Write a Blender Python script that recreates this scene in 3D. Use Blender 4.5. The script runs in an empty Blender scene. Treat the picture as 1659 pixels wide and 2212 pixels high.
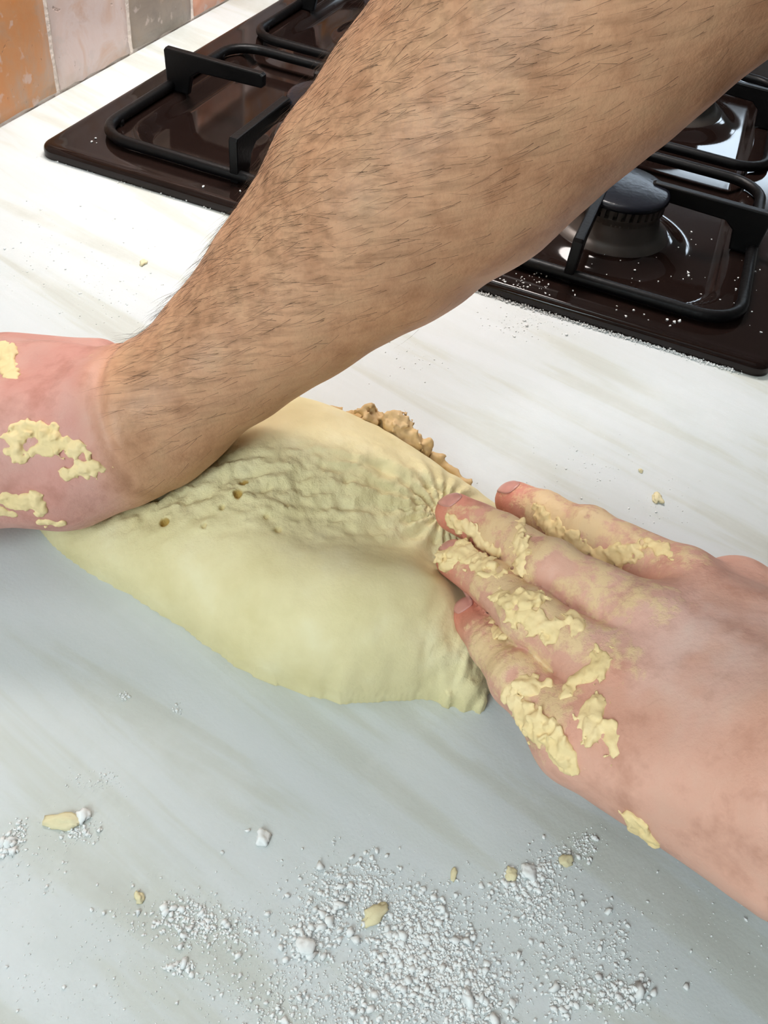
import bpy, bmesh, math, random
import numpy as np
from mathutils import Vector, Matrix
from mathutils.bvhtree import BVHTree

# ------------------------------------------------------------------ camera, world, lights, exposure
SC = bpy.context.scene
COL = SC.collection
CAM = np.array([-0.47748672, 0.09614734, 0.29756321])
YAW, PITCH, ROLL, FPX = 0.24864945, 0.81017921, 0.16378238, 1900.0

def cam_rot():
    d = np.array([math.cos(PITCH)*math.cos(YAW), math.cos(PITCH)*math.sin(YAW), -math.sin(PITCH)])
    r = np.cross(d, [0, 0, 1]); r /= np.linalg.norm(r)
    u = np.cross(r, d)
    r2 = r*math.cos(ROLL) + u*math.sin(ROLL)
    u2 = -r*math.sin(ROLL) + u*math.cos(ROLL)
    return np.array([r2, u2, -d]).T
CR = cam_rot()
cam_data = bpy.data.cameras.new('camera')
cam_data.sensor_fit = 'HORIZONTAL'; cam_data.sensor_width = 36.0
cam_data.lens = FPX/1659.0*36.0
cam_data.clip_start = 0.01
cam = bpy.data.objects.new('camera', cam_data); COL.objects.link(cam)
M4 = Matrix.Identity(4)
for i in range(3):
    for j in range(3): M4[i][j] = CR[i, j]
    M4[i][3] = CAM[i]
cam.matrix_world = M4
SC.camera = cam

SC.view_settings.view_transform = 'Standard'
SC.view_settings.look = 'None'
SC.view_settings.gamma = 1.0
SC.view_settings.use_curve_mapping = False
SC.view_settings.exposure = 0.0
SC.cycles.use_denoising = True
SC.cycles.max_bounces = 4
SC.cycles.diffuse_bounces = 3
SC.cycles.glossy_bounces = 3
SC.cycles.use_adaptive_sampling = True
SC.cycles.adaptive_threshold = 0.08
SC.cycles.adaptive_min_samples = 10
SC.cycles.sample_clamp_indirect = 4.0

world = bpy.data.worlds.new('daylight'); SC.world = world
world.use_nodes = True
bg = world.node_tree.nodes['Background']
bg.inputs[0].default_value = (0.72, 0.86, 1.0, 1); bg.inputs[1].default_value = 8.0

def area_light(name, loc, target, sx, sy, power, color, spread=180):
    l = bpy.data.lights.new(name, 'AREA'); l.shape = 'RECTANGLE'; l.size = sx; l.size_y = sy
    l.energy = power; l.color = color; l.spread = math.radians(spread)
    o = bpy.data.objects.new(name, l); COL.objects.link(o)
    o.location = loc
    o.rotation_euler = (Vector(target)-Vector(loc)).to_track_quat('-Z', 'Y').to_euler()
    return o
# cooker hood lamps over the hob, a daylight window beside the tiles left of the picture, a window at the far end and ceiling spots
area_light('hood_light', (0.25, 0.36, 0.62), (0.16, 0.30, 0.0), 0.40, 0.14, 3.4, (1.0, 0.92, 0.88), 125)
area_light('window_light', (-1.30, 0.50, 0.75), (-0.25, 0.10, 0.0), 0.7, 0.7, 16, (0.78, 0.95, 1.0))
area_light('overhead_fill', (0.05, 0.32, 1.46), (-0.1, 0.2, 0.0), 0.5, 0.4, 2, (0.90, 0.98, 1.0))  # added soft fill from above, no lamp fitting behind it
for k in range(3):
    pl = bpy.data.lights.new('ceiling_spot', 'POINT'); pl.energy = 3.2; pl.shadow_soft_size = 0.035; pl.color = (0.95, 0.98, 1.0)
    po = bpy.data.objects.new('ceiling_spot', pl); COL.objects.link(po); po.location = (-0.95-0.22*k, 0.12+0.03*k, 1.38)

# ------------------------------------------------------------------ helpers
rng = np.random.default_rng(7)
random.seed(7)

def px(x, y, z=None, t=None, yy=None):
    """the point of the place seen at photo pixel (x, y): on height z, plane y=yy, or at depth t"""
    d = CR @ np.array([(x-829.5)/FPX, -(y-1106.0)/FPX, -1.0])
    if z is not None: t = (z-CAM[2])/d[2]
    elif yy is not None: t = (yy-CAM[1])/d[1]
    return CAM + t*d

def unit(v):
    v = np.asarray(v, float); return v/np.linalg.norm(v)

def tag(o, label=None, cat=None, group=None, kind=None):
    if label: o['label'] = label
    if cat: o['category'] = cat
    if group: o['group'] = group
    if kind: o['kind'] = kind
    return o

def link(name, me, mat=None, parent=None):
    o = bpy.data.objects.new(name, me); COL.objects.link(o)
    if mat is not None and len(me.materials) == 0: me.materials.append(mat)
    if parent is not None: o.parent = parent
    return o

def mesh_from(name, verts, faces, smooth=True):
    me = bpy.data.meshes.new(name)
    me.from_pydata([tuple(map(float, v)) for v in verts] if not isinstance(verts, np.ndarray) else verts.tolist(), [],
                   faces if not isinstance(faces, np.ndarray) else faces.tolist())
    if smooth: me.polygons.foreach_set('use_smooth', [True]*len(me.polygons))
    me.update()
    return me

def empty(name, loc=(0, 0, 0)):
    o = bpy.data.objects.new(name, None); COL.objects.link(o); o.location = loc; o.empty_display_size = 0.02
    return o

def add_box(bm, lo, hi):
    r = bmesh.ops.create_cube(bm, size=1.0)
    for v in r['verts']:
        for i in range(3):
            v.co[i] = lo[i] if v.co[i] < 0 else hi[i]
    return r['verts']

def bm_mesh(name, bm, smooth=False):
    me = bpy.data.meshes.new(name); bm.normal_update(); bm.to_mesh(me); bm.free()
    if smooth: me.polygons.foreach_set('use_smooth', [True]*len(me.polygons))
    return me

def box_mesh(name, lo, hi, bevel=0.0, seg=2):
    bm = bmesh.new(); add_box(bm, lo, hi)
    if bevel > 0: bmesh.ops.bevel(bm, geom=bm.edges[:], offset=bevel, segments=seg, affect='EDGES', profile=0.5)
    return bm_mesh(name, bm)

def lathe(name, prof, n=64, smooth=True):
    vs, fs = [], []
    for r, z in prof:
        for k in range(n):
            a = 2*math.pi*k/n; vs.append((r*math.cos(a), r*math.sin(a), z))
    m = len(prof)
    for i in range(m-1):
        for k in range(n):
            k2 = (k+1) % n
            fs.append((i*n+k, i*n+k2, (i+1)*n+k2, (i+1)*n+k))
    fs.append(tuple(range(n-1, -1, -1))); fs.append(tuple((m-1)*n+k for k in range(n)))
    return mesh_from(name, vs, fs, smooth)

def tube(name, pts, r, n=10, closed=False):
    pts = [np.asarray(p, float) for p in pts]; m = len(pts); vs, fs = [], []
    for i, p in enumerate(pts):
        a = pts[(i-1) % m] if (closed or i > 0) else p
        b = pts[(i+1) % m] if (closed or i < m-1) else p
        t = unit(b-a); u = np.cross(t, [0, 0, 1.0])
        u = unit(u) if np.linalg.norm(u) > 1e-6 else np.array([1.0, 0, 0])
        w = np.cross(u, t)
        for k in range(n):
            q = 2*math.pi*k/n; vs.append(p + r*(math.cos(q)*u + math.sin(q)*w))
    for i in range(m if closed else m-1):
        j = (i+1) % m
        for k in range(n):
            k2 = (k+1) % n; fs.append((i*n+k, j*n+k, j*n+k2, i*n+k2))
    if not closed:
        fs.append(tuple(range(n))); fs.append(tuple((m-1)*n+k for k in range(n-1, -1, -1)))
    return mesh_from(name, vs, fs)

# value noise on a periodic lattice
_LAT = np.random.default_rng(3).random((32, 32, 32)).astype(np.float32)
def noise3(P, scale):
    q = np.asarray(P, float)*scale; i = np.floor(q).astype(int); fr = (q-i); fr = fr*fr*(3-2*fr)
    out = 0
    for dx in (0, 1):
        for dy in (0, 1):
            for dz in (0, 1):
                w = (fr[..., 0] if dx else 1-fr[..., 0])*(fr[..., 1] if dy else 1-fr[..., 1])*(fr[..., 2] if dz else 1-fr[..., 2])
                out = out + w*_LAT[(i[..., 0]+dx) % 32, (i[..., 1]+dy) % 32, (i[..., 2]+dz) % 32]
    return out
def fbm(P, scale, oct=3):
    s, a, t = 0, 1.0, 0
    for k in range(oct):
        s = s + a*noise3(np.asarray(P)+k*3.7, scale*2**k); t += a; a *= 0.5
    return s/t

# ---- solid modelling: smooth unions of tapered limbs on a grid, meshed with surface nets
class Grid:
    def __init__(self, lo, hi, h):
        self.lo = np.array(lo, float); self.h = h
        self.n = np.ceil((np.array(hi)-self.lo)/h).astype(int)+1
        self.ax = [(self.lo[i]+h*np.arange(self.n[i])).astype(np.float32) for i in range(3)]
    def field(self): return np.full(tuple(self.n), 1.0, np.float32)
    def add(self, F, prim, k):
        fn, blo, bhi = prim
        m = 0.012 + 2*k
        sl = []
        for i in range(3):
            a = max(0, int((blo[i]-m-self.lo[i])/self.h)); b = min(self.n[i], int((bhi[i]+m-self.lo[i])/self.h)+2)
            if b <= a: return
            sl.append(slice(a, b))
        sl = tuple(sl)
        d = fn(self.ax[0][sl[0]][:, None, None], self.ax[1][sl[1]][None, :, None], self.ax[2][sl[2]][None, None, :])
        F[sl] = smin(F[sl], d, k)

def smin(a, b, k):
    if k <= 0: return np.minimum(a, b)
    h = np.clip(0.5+0.5*(b-a)/k, 0, 1)
    return b*(1-h)+a*h-k*h*(1-h)

def limb(a, b, ra, rb, flat=None, s=1.0):
    """tapered rounded limb from a to b; flat = axis along which it is s times thinner"""
    a = np.asarray(a, np.float32); b = np.asarray(b, np.float32); ab = b-a; L2 = float(ab@ab)+1e-12
    fl = None if flat is None else unit(flat).astype(np.float32)
    R = max(ra, rb)
    def fn(x, y, z):
        px_, py_, pz_ = x-a[0], y-a[1], z-a[2]
        t = np.clip((px_*ab[0]+py_*ab[1]+pz_*ab[2])/L2, 0, 1)
        qx, qy, qz = px_-t*ab[0], py_-t*ab[1], pz_-t*ab[2]
        d2 = qx*qx+qy*qy+qz*qz
        if fl is not None:
            c = qx*fl[0]+qy*fl[1]+qz*fl[2]
            d2 = d2+c*c*(s*s-1)
        return np.sqrt(d2)-(ra+(rb-ra)*t)
    return fn, np.minimum(a, b)-R, np.maximum(a, b)+R

def surface_nets(F, lo, h):
    S = F < 0
    nx, ny, nz = F.shape
    c = np.zeros((nx-1, ny-1, nz-1), np.int8)
    for dx in (0, 1):
        for dy in (0, 1):
            for dz in (0, 1):
                c += S[dx:nx-1+dx, dy:ny-1+dy, dz:nz-1+dz]
    act = (c > 0) & (c < 8)
    I = np.argwhere(act); idx = -np.ones(act.shape, np.int32); idx[act] = np.arange(len(I))
    pos = np.zeros((len(I), 3)); cnt = np.zeros(len(I))
    cor = [(a, b, d) for a in (0, 1) for b in (0, 1) for d in (0, 1)]
    for p in cor:
        for ax in range(3):
            if p[ax]: continue
            q = list(p); q[ax] = 1
            fa = F[I[:, 0]+p[0], I[:, 1]+p[1], I[:, 2]+p[2]].astype(float); fb = F[I[:, 0]+q[0], I[:, 1]+q[1], I[:, 2]+q[2]].astype(float)
            m = (fa < 0) != (fb < 0)
            t = np.where(m, fa/np.where(m, fa-fb, 1), 0)
            v = np.tile(np.array(p, float), (len(I), 1)); v[:, ax] += t
            pos[m] += v[m]; cnt[m] += 1
    V = np.asarray(lo)+h*(I+pos/cnt[:, None])
    quads = []
    for ax in range(3):
        b, d = [(1, 2), (2, 0), (0, 1)][ax]
        sh = [slice(1, -1)]*3
        A = [slice(1, -1)]*3; A[ax] = slice(0, F.shape[ax]-1)
        B = [slice(1, -1)]*3; B[ax] = slice(1, F.shape[ax])
        sa, sb = S[tuple(A)], S[tuple(B)]
        E = np.argwhere(sa != sb)
        if len(E) == 0: continue
        flip = sa[E[:, 0], E[:, 1], E[:, 2]]
        G = E.copy(); G[:, b] += 1; G[:, d] += 1
        def cell(ob, od):
            g = G.copy(); g[:, b] -= ob; g[:, d] -= od
            return idx[g[:, 0], g[:, 1], g[:, 2]]
        q = np.stack([cell(1, 1), cell(0, 1), cell(0, 0), cell(1, 0)], 1)
        q[~flip] = q[~flip][:, ::-1]
        quads.append(q)
    Q = np.concatenate(quads)
    Q = Q[(Q >= 0).all(1)]
    return V, Q

def relax(V, Q, it=2, lam=0.5):
    for _ in range(it):
        acc = np.zeros_like(V); n = np.zeros(len(V))
        for a, b in ((0, 1), (1, 2), (2, 3), (3, 0)):
            np.add.at(acc, Q[:, a], V[Q[:, b]]); np.add.at(acc, Q[:, b], V[Q[:, a]])
            np.add.at(n, Q[:, a], 1); np.add.at(n, Q[:, b], 1)
        V = V+lam*(acc/np.maximum(n, 1)[:, None]-V)
    return V

def normals(V, Q):
    fn = np.cross(V[Q[:, 2]]-V[Q[:, 0]], V[Q[:, 3]]-V[Q[:, 1]])
    N = np.zeros_like(V)
    for k in range(4): np.add.at(N, Q[:, k], fn)
    return N/np.maximum(np.linalg.norm(N, axis=1), 1e-12)[:, None]

def sstep(a, b, x):
    t = np.clip((x-a)/(b-a), 0, 1); return t*t*(3-2*t)

# ------------------------------------------------------------------ materials
def mat(name):
    m = bpy.data.materials.new(name); m.use_nodes = True
    nt = m.node_tree; b = nt.nodes['Principled BSDF']
    return m, nt, b
def nd(nt, typ, **kw):
    n = nt.nodes.new(typ)
    for k, v in kw.items():
        if k.startswith('i_'):
            key = k[2:]
            n.inputs[int(key) if key.isdigit() else key.replace('_', ' ')].default_value = v
        else: setattr(n, k, v)
    return n
def ramp(nt, fac, stops):
    r = nt.nodes.new('ShaderNodeValToRGB'); el = r.color_ramp.elements
    while len(el) > 1: el.remove(el[-1])
    el[0].position = stops[0][0]; el[0].color = (*stops[0][1], 1)
    for p, c in stops[1:]:
        e = el.new(p); e.color = (*c, 1)
    nt.links.new(fac, r.inputs[0]); return r
def coords(nt, kind='Object', scale=(1, 1, 1), rot=(0, 0, 0)):
    tc = nt.nodes.new('ShaderNodeTexCoord'); mp = nt.nodes.new('ShaderNodeMapping')
    mp.inputs['Scale'].default_value = scale; mp.inputs['Rotation'].default_value = rot
    nt.links.new(tc.outputs[kind], mp.inputs[0]); return mp.outputs[0]
def noise(nt, vec, scale, detail=4, rough=0.5, dist=0.0):
    n = nt.nodes.new('ShaderNodeTexNoise'); n.inputs['Scale'].default_value = scale; n.inputs['Detail'].default_value = detail
    n.inputs['Roughness'].default_value = rough; n.inputs['Distortion'].default_value = dist
    if vec is not None: nt.links.new(vec, n.inputs['Vector'])
    return n.outputs['Fac']
def bump(nt, b, h, strength, dist):
    n = nt.nodes.new('ShaderNodeBump'); n.inputs['Strength'].default_value = strength; n.inputs['Distance'].default_value = dist
    nt.links.new(h, n.inputs['Height']); nt.links.new(n.outputs[0], b.inputs['Normal']); return n
def mixc(nt, fac, a, b, mode='MIX'):
    n = nt.nodes.new('ShaderNodeMix'); n.data_type = 'RGBA'; n.blend_type = mode
    for s, v in ((0, fac), (6, a), (7, b)):
        if isinstance(v, (int, float)): n.inputs[s].default_value = v
        elif isinstance(v, tuple): n.inputs[s].default_value = (*v, 1)
        else: nt.links.new(v, n.inputs[s])
    return n.outputs[2]
def math_(nt, op, a, b=0.0, clamp=False):
    n = nt.nodes.new('ShaderNodeMath'); n.operation = op; n.use_clamp = clamp
    for s, v in ((0, a), (1, b)):
        if isinstance(v, (int, float)): n.inputs[s].default_value = v
        else: nt.links.new(v, n.inputs[s])
    return n.outputs[0]

def plain(name, color, rough=0.5, metal=0.0, nscale=0, namt=0.0, bscale=0, bdist=0.0, spec=0.5):
    m, nt, b = mat(name)
    b.inputs['Roughness'].default_value = rough; b.inputs['Metallic'].default_value = metal
    b.inputs['Specular IOR Level'].default_value = spec
    v = coords(nt)
    if nscale:
        r = ramp(nt, noise(nt, v, nscale), [(0.3, tuple(c*(1-namt) for c in color)), (0.7, tuple(min(1, c*(1+namt)) for c in color))])
        nt.links.new(r.outputs[0], b.inputs['Base Color'])
    else: b.inputs['Base Color'].default_value = (*color, 1)
    if bscale: bump(nt, b, noise(nt, v, bscale), 0.6, bdist)
    return m

def worktop_material():
    m, nt, b = mat('worktop_laminate')
    v = coords(nt, 'Object', (1, 1, 1), (0, 0, math.radians(15)))
    st = nt.nodes.new('ShaderNodeMapping'); st.inputs['Scale'].default_value = (24, 3.2, 1); nt.links.new(v, st.inputs[0])
    n1 = noise(nt, st.outputs[0], 1.0, 5, 0.55, 1.1)
    st2 = nt.nodes.new('ShaderNodeMapping'); st2.inputs['Scale'].default_value = (60, 6, 1); nt.links.new(v, st2.inputs[0])
    n2 = noise(nt, st2.outputs[0], 1.0, 4, 0.6, 0.6)
    s = math_(nt, 'ADD', math_(nt, 'MULTIPLY', n1, 0.72), math_(nt, 'MULTIPLY', n2, 0.28))
    r = ramp(nt, s, [(0.37, (0.525, 0.54, 0.495)), (0.455, (0.57, 0.595, 0.555)), (0.50, (0.605, 0.64, 0.63)), (0.60, (0.635, 0.67, 0.675))])
    # fine film of flour in cloudy patches
    fl = ramp(nt, noise(nt, v, 9, 6, 0.7), [(0.50, (0, 0, 0)), (0.75, (0.5, 0.5, 0.5))])
    c = mixc(nt, fl.outputs[0], r.outputs[0], (0.74, 0.76, 0.76))
    nt.links.new(c, b.inputs['Base Color'])
    b.inputs['Roughness'].default_value = 0.5; b.inputs['Specular IOR Level'].default_value = 0.3
    bump(nt, b, noise(nt, v, 700, 2), 0.25, 0.0004)
    return m

def enamel_material():
    m, nt, b = mat('black_enamel')
    v = coords(nt)
    r = ramp(nt, noise(nt, v, 7, 3), [(0.3, (0.009, 0.0048, 0.004)), (0.7, (0.014, 0.0078, 0.0062))])
    nt.links.new(r.outputs[0], b.inputs['Base Color'])
    b.inputs['Roughness'].default_value = 0.08; b.inputs['Specular IOR Level'].default_value = 0.28
    return m

def tile_material(name, cols, seed):
    m, nt, b = mat(name)
    tc = nt.nodes.new('ShaderNodeTexCoord'); oi = nt.nodes.new('ShaderNodeObjectInfo')
    ad = nt.nodes.new('ShaderNodeVectorMath'); ad.operation = 'MULTIPLY_ADD'
    nt.links.new(oi.outputs['Location'], ad.inputs[0]); ad.inputs[1].default_value = (7.3+seed, 5.1, 9.7)
    nt.links.new(tc.outputs['Object'], ad.inputs[2]); v = ad.outputs[0]
    n1 = noise(nt, v, 22, 6, 0.62, 0.8)
    r = ramp(nt, n1, [(0.30, cols[0]), (0.5, cols[1]), (0.70, cols[2])])
    pale = ramp(nt, noise(nt, v, 70, 3, 0.6), [(0.60, (0, 0, 0)), (0.68, (0.6, 0.6, 0.6))])
    c = mixc(nt, pale.outputs[0], r.outputs[0], (0.74, 0.62, 0.58))
    pit = ramp(nt, noise(nt, v, 130, 3, 0.6), [(0.68, (0, 0, 0)), (0.76, (0.45, 0.45, 0.45))])
    c = mixc(nt, pit.outputs[0], c, (0.28, 0.15, 0.09))
    nt.links.new(c, b.inputs['Base Color']); b.inputs['Roughness'].default_value = 0.45
    h = math_(nt, 'SUBTRACT', noise(nt, v, 40, 5, 0.6), math_(nt, 'MULTIPLY', pit.outputs[0], 1.0))
    bump(nt, b, h, 0.5, 0.0015)
    return m

def skin_material():
    m, nt, b = mat('skin')
    at = nd(nt, 'ShaderNodeAttribute', attribute_name='tone'); fa = nd(nt, 'ShaderNodeAttribute', attribute_name='film')
    ha = nd(nt, 'ShaderNodeAttribute', attribute_name='hairy')
    v = coords(nt)
    mot = ramp(nt, noise(nt, v, 75, 4, 0.6), [(0.3, (0.80, 0.74, 0.70)), (0.5, (1, 1, 1)), (0.72, (1.0, 1.07, 1.08))])
    c = mixc(nt, 1.0, at.outputs['Color'], mot.outputs[0], 'MULTIPLY')
    # short fine hair lying along one direction on the forearm
    L = -CR[:, 0]
    rot = Vector(unit(0.88*L+0.25*np.array([-0.4, 0.6, -0.7]))).to_track_quat('X', 'Z').to_euler()
    mp = nt.nodes.new('ShaderNodeMapping'); mp.vector_type = 'TEXTURE'
    mp.inputs['Rotation'].default_value = rot; mp.inputs['Scale'].default_value = (1/40, 1/420, 1/420)
    nt.links.new(v, mp.inputs[0])
    hr = ramp(nt, noise(nt, mp.outputs[0], 1.0, 3, 0.6), [(0.42, (0.0, 0.0, 0.0)), (0.70, (0.5, 0.5, 0.5))])
    c = mixc(nt, math_(nt, 'MULTIPLY', hr.outputs[0], ha.outputs['Fac']), c, (0.16, 0.075, 0.03))
    # dried dough film: threshold of painted amount against fine noise
    fz = math_(nt, 'ADD', fa.outputs['Fac'], math_(nt, 'MULTIPLY', math_(nt, 'SUBTRACT', noise(nt, v, 190, 5, 0.65), 0.5), 1.5))
    fr = ramp(nt, fz, [(0.38, (0, 0, 0)), (0.66, (0.82, 0.82, 0.82))])
    c = mixc(nt, fr.outputs[0], c, (0.79, 0.60, 0.33))
    nt.links.new(c, b.inputs['Base Color'])
    b.inputs['Roughness'].default_value = 0.5; b.inputs['Specular IOR Level'].default_value = 0.4
    h = math_(nt, 'ADD', noise(nt, v, 420, 3, 0.6), math_(nt, 'MULTIPLY', fr.outputs[0], 0.9))
    bump(nt, b, h, 0.45, 0.0006)
    return m

def dough_material(name, tint=(1, 1, 1)):
    m, nt, b = mat(name)
    v = coords(nt)
    T = lambda c: tuple(min(1, c[i]*tint[i]) for i in range(3))
    r = ramp(nt, noise(nt, v, 45, 4, 0.55), [(0.3, T((0.72, 0.625, 0.335))), (0.55, T((0.79, 0.695, 0.40))), (0.75, T((0.83, 0.75, 0.475)))])
    hole_tint = nd(nt, 'ShaderNodeAttribute', attribute_name='hole_shade_tint')
    nt.links.new(mixc(nt, hole_tint.outputs['Fac'], r.outputs[0], (0.50, 0.32, 0.08)), b.inputs['Base Color'])  # air holes browned inside: depth shade painted in, plus their own orange tone
    b.inputs['Roughness'].default_value = 0.62; b.inputs['Specular IOR Level'].default_value = 0.3
    ra = nd(nt, 'ShaderNodeAttribute', attribute_name='rough')
    hsum = math_(nt, 'MULTIPLY', noise(nt, v, 330, 6, 0.65), math_(nt, 'ADD', math_(nt, 'MULTIPLY', ra.outputs['Fac'], 1.6), 0.3))
    bump(nt, b, hsum, 0.5, 0.0014)
    return m

M_WORK = worktop_material(); M_ENAM = enamel_material()
M_IRON = plain('black_iron', (0.0035, 0.0033, 0.0036), 0.40, 0, bscale=400, bdist=0.0003, spec=0.22)
M_ALU = plain('burner_metal', (0.085, 0.072, 0.063), 0.42, 0.35, 60, 0.2)
M_CAP = plain('burner_cap_enamel', (0.009, 0.010, 0.015), 0.25, 0, bscale=300, bdist=0.0003, spec=0.3)
M_SKIN = skin_material(); M_DOUGH = dough_material('dough'); M_SMEAR = dough_material('sticky_dough', (1.15, 1.02, 0.95)); M_DOUGH_SHADED = dough_material('dough_shade_tint', (0.86, 0.68, 0.60)); M_CRUMB = dough_material('dry_dough_crumb', (1.0, 1.02, 1.15))  # ragged-edge dough: shade and warm translucency tinted into its brown
M_FLOUR = plain('flour', (0.86, 0.87, 0.86), 0.9, 0, 300, 0.04, spec=0.1)
M_NAIL = plain('nail', (0.60, 0.29, 0.24), 0.3, 0, 200, 0.1)
M_HAIR = plain('dark_hair', (0.06, 0.03, 0.015), 0.6)
M_PLASTER = plain('plaster', (0.46, 0.45, 0.44), 0.9, 0, 30, 0.05, 200, 0.001)
M_GROUT = plain('grout', (0.86, 0.77, 0.70), 0.95, 0, 60, 0.12, 300, 0.002)
M_WHITE = plain('white_paint', (0.72, 0.72, 0.70), 0.8, 0, 8, 0.02)
M_FLOOR = plain('floor_vinyl', (0.24, 0.17, 0.12), 0.5, 0, 6, 0.15)
M_DENIM = plain('denim', (0.035, 0.05, 0.09), 0.9, 0, 60, 0.2, 500, 0.0006)
M_SHIRT = plain('shirt_cotton', (0.05, 0.055, 0.07), 0.9, 0, 40, 0.15, 500, 0.0006)

# ------------------------------------------------------------------ the room
ZC, XL, XR, YF, YB = 1.5, -2.2, 2.3, -2.4, 0.5472
def struct(name, me, m): return tag(link(name, me, m), kind='structure')
struct('floor', box_mesh('floor', (XL, YF, -0.95), (XR, YB, -0.9)), M_FLOOR)
struct('ceiling', box_mesh('ceiling', (XL, YF, ZC), (XR, YB, ZC+0.05)), M_WHITE)
wall_back = struct('wall_back', box_mesh('wall_back', (XL, YB, -0.9), (XR, YB+0.08, ZC)), M_GROUT)
struct('wall_left', box_mesh('wall_left', (XL-0.08, YF, -0.9), (XL, YB, ZC)), M_PLASTER)
struct('wall_front', box_mesh('wall_front', (XL, YF-0.08, -0.9), (XR, YF, ZC)), M_PLASTER)
# far wall with a window opening
bm = bmesh.new()
WY0, WY1, WZ0, WZ1 = -0.6, 0.40, 0.64, 0.88
for lo, hi in (((XR, YF, -0.9), (XR+0.08, WY0, ZC)), ((XR, WY1, -0.9), (XR+0.08, YB, ZC)),
               ((XR, WY0, -0.9), (XR+0.08, WY1, WZ0)), ((XR, WY0, WZ1), (XR+0.08, WY1, ZC))):
    add_box(bm, lo, hi)
struct('wall_right', bm_mesh('wall_right', bm), M_PLASTER)
bm = bmesh.new()
for lo, hi in (((XR, WY0, WZ0), (XR+0.06, WY0+0.05, WZ1)), ((XR, WY1-0.05, WZ0), (XR+0.06, WY1, WZ1)),
               ((XR, WY0, WZ0), (XR+0.06, WY1, WZ0+0.02)), ((XR, WY0, WZ1-0.02), (XR+0.06, WY1, WZ1)), ((XR, -0.35, WZ0), (XR+0.06, -0.32, WZ1))):
    add_box(bm, lo, hi)
struct('window_1', bm_mesh('window_1', bm), M_WHITE)

# splash-back tiles: tumbled clay tiles with worn edges, each a piece of the wall
TILE_COLS = [
    ((0.50, 0.37, 0.28), (0.66, 0.32, 0.145), (0.70, 0.29, 0.10)),
    ((0.78, 0.60, 0.54), (0.82, 0.67, 0.63), (0.72, 0.46, 0.33)),
    ((0.29, 0.24, 0.20), (0.39, 0.32, 0.265), (0.43, 0.30, 0.19)),
    ((0.68, 0.29, 0.17), (0.74, 0.38, 0.26), (0.72, 0.47, 0.36)),
    ((0.60, 0.38, 0.24), (0.66, 0.50, 0.42), (0.52, 0.39, 0.33))]
TILE_MATS = [tile_material('clay_tile_%d' % i, c, i) for i, c in enumerate(TILE_COLS)]
def tile_mesh(seed):
    r = np.random.default_rng(seed); n = 10
    W = 0.0476; H = 0.0490; vs = []; fs = []
    g = np.linspace(-1, 1, n+1)
    jit = r.normal(0, 0.0005, (4, n+1))
    for j in range(n+1):
        for i in range(n+1):
            u, w = g[i], g[j]
            x = u*W; z = w*H
            if i == n: x += jit[0, j]
            if i == 0: x += jit[1, j]
            if j == n: z += jit[2, i]
            if j == 0: z += jit[3, i]
            e = min(1-abs(u), 1-abs(w))
            y = -0.0032 + (0.0022 if e == 0 else (0.0007 if e < 0.25 else 0)) + r.normal(0, 0.00025)
            vs.append((x, y, z))
    for j in range(n):
        for i in range(n):
            a = j*(n+1)+i; fs.append((a, a+1, a+n+2, a+n+1))
    ring = [i for i in range(n+1)] + [j*(n+1)+n for j in range(1, n+1)] + [n*(n+1)+i for i in range(n-1, -1, -1)] + [j*(n+1) for j in range(n-1, 0, -1)]
    o = len(vs)
    for k in ring: vs.append((vs[k][0], 0.004, vs[k][2]))
    m = len(ring)
    for k in range(m):
        k2 = (k+1) % m; fs.append((ring[k], o+k, o+k2, ring[k2]))
    me = mesh_from('tile', vs, fs); me.materials.append(TILE_MATS[0]); return me
TILES = [tile_mesh(s) for s in range(5)]
PITCH_T, X0 = 0.1013, 0.0398
for row in range(4):
    for col in range(-9, 12):
        o = bpy.data.objects.new('tile', TILES[(col*3+row*2) % 5]); COL.objects.link(o); o.parent = wall_back
        o.location = (X0+col*PITCH_T, YB, 0.0022+0.0490+row*PITCH_T)
        k = {0: 0, 1: 1, 2: 2, 3: 3}.get(col, (col*7+3) % 5) if row == 0 else (col*3+row*2+1) % 5
        o.material_slots[0].link = 'OBJECT'; o.material_slots[0].material = TILE_MATS[k]

# ------------------------------------------------------------------ worktop with the hob cut-out
bm = bmesh.new()
xs = [-1.6, 0.02, 0.56, 1.9]; ys = [-0.056, 0.03, 0.47, YB-0.001]
for i in range(3):
    for j in range(3):
        if i == 1 and j == 1: continue
        add_box(bm, (xs[i], ys[j], -0.04), (xs[i+1], ys[j+1], 0.0))
bmesh.ops.remove_doubles(bm, verts=bm.verts[:], dist=1e-5)
seen = {}
for f in bm.faces[:]:
    key = tuple(sorted(v.index for v in f.verts))
    seen.setdefault(key, []).append(f)
bmesh.ops.delete(bm, geom=[f for fs_ in seen.values() if len(fs_) > 1 for f in fs_], context='FACES')
edge = [e for e in bm.edges if all(abs(v.co.y+0.056) < 1e-5 for v in e.verts) and all(abs(v.co.z) < 1e-5 for v in e.verts)]
bmesh.ops.bevel(bm, geom=edge, offset=0.012, segments=5, affect='EDGES', profile=0.5)
worktop = link('kitchen_worktop', bm_mesh('kitchen_worktop', bm), M_WORK)
tag(worktop, 'pale streaked laminate kitchen worktop under the dough and around the hob', 'worktop')

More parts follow.
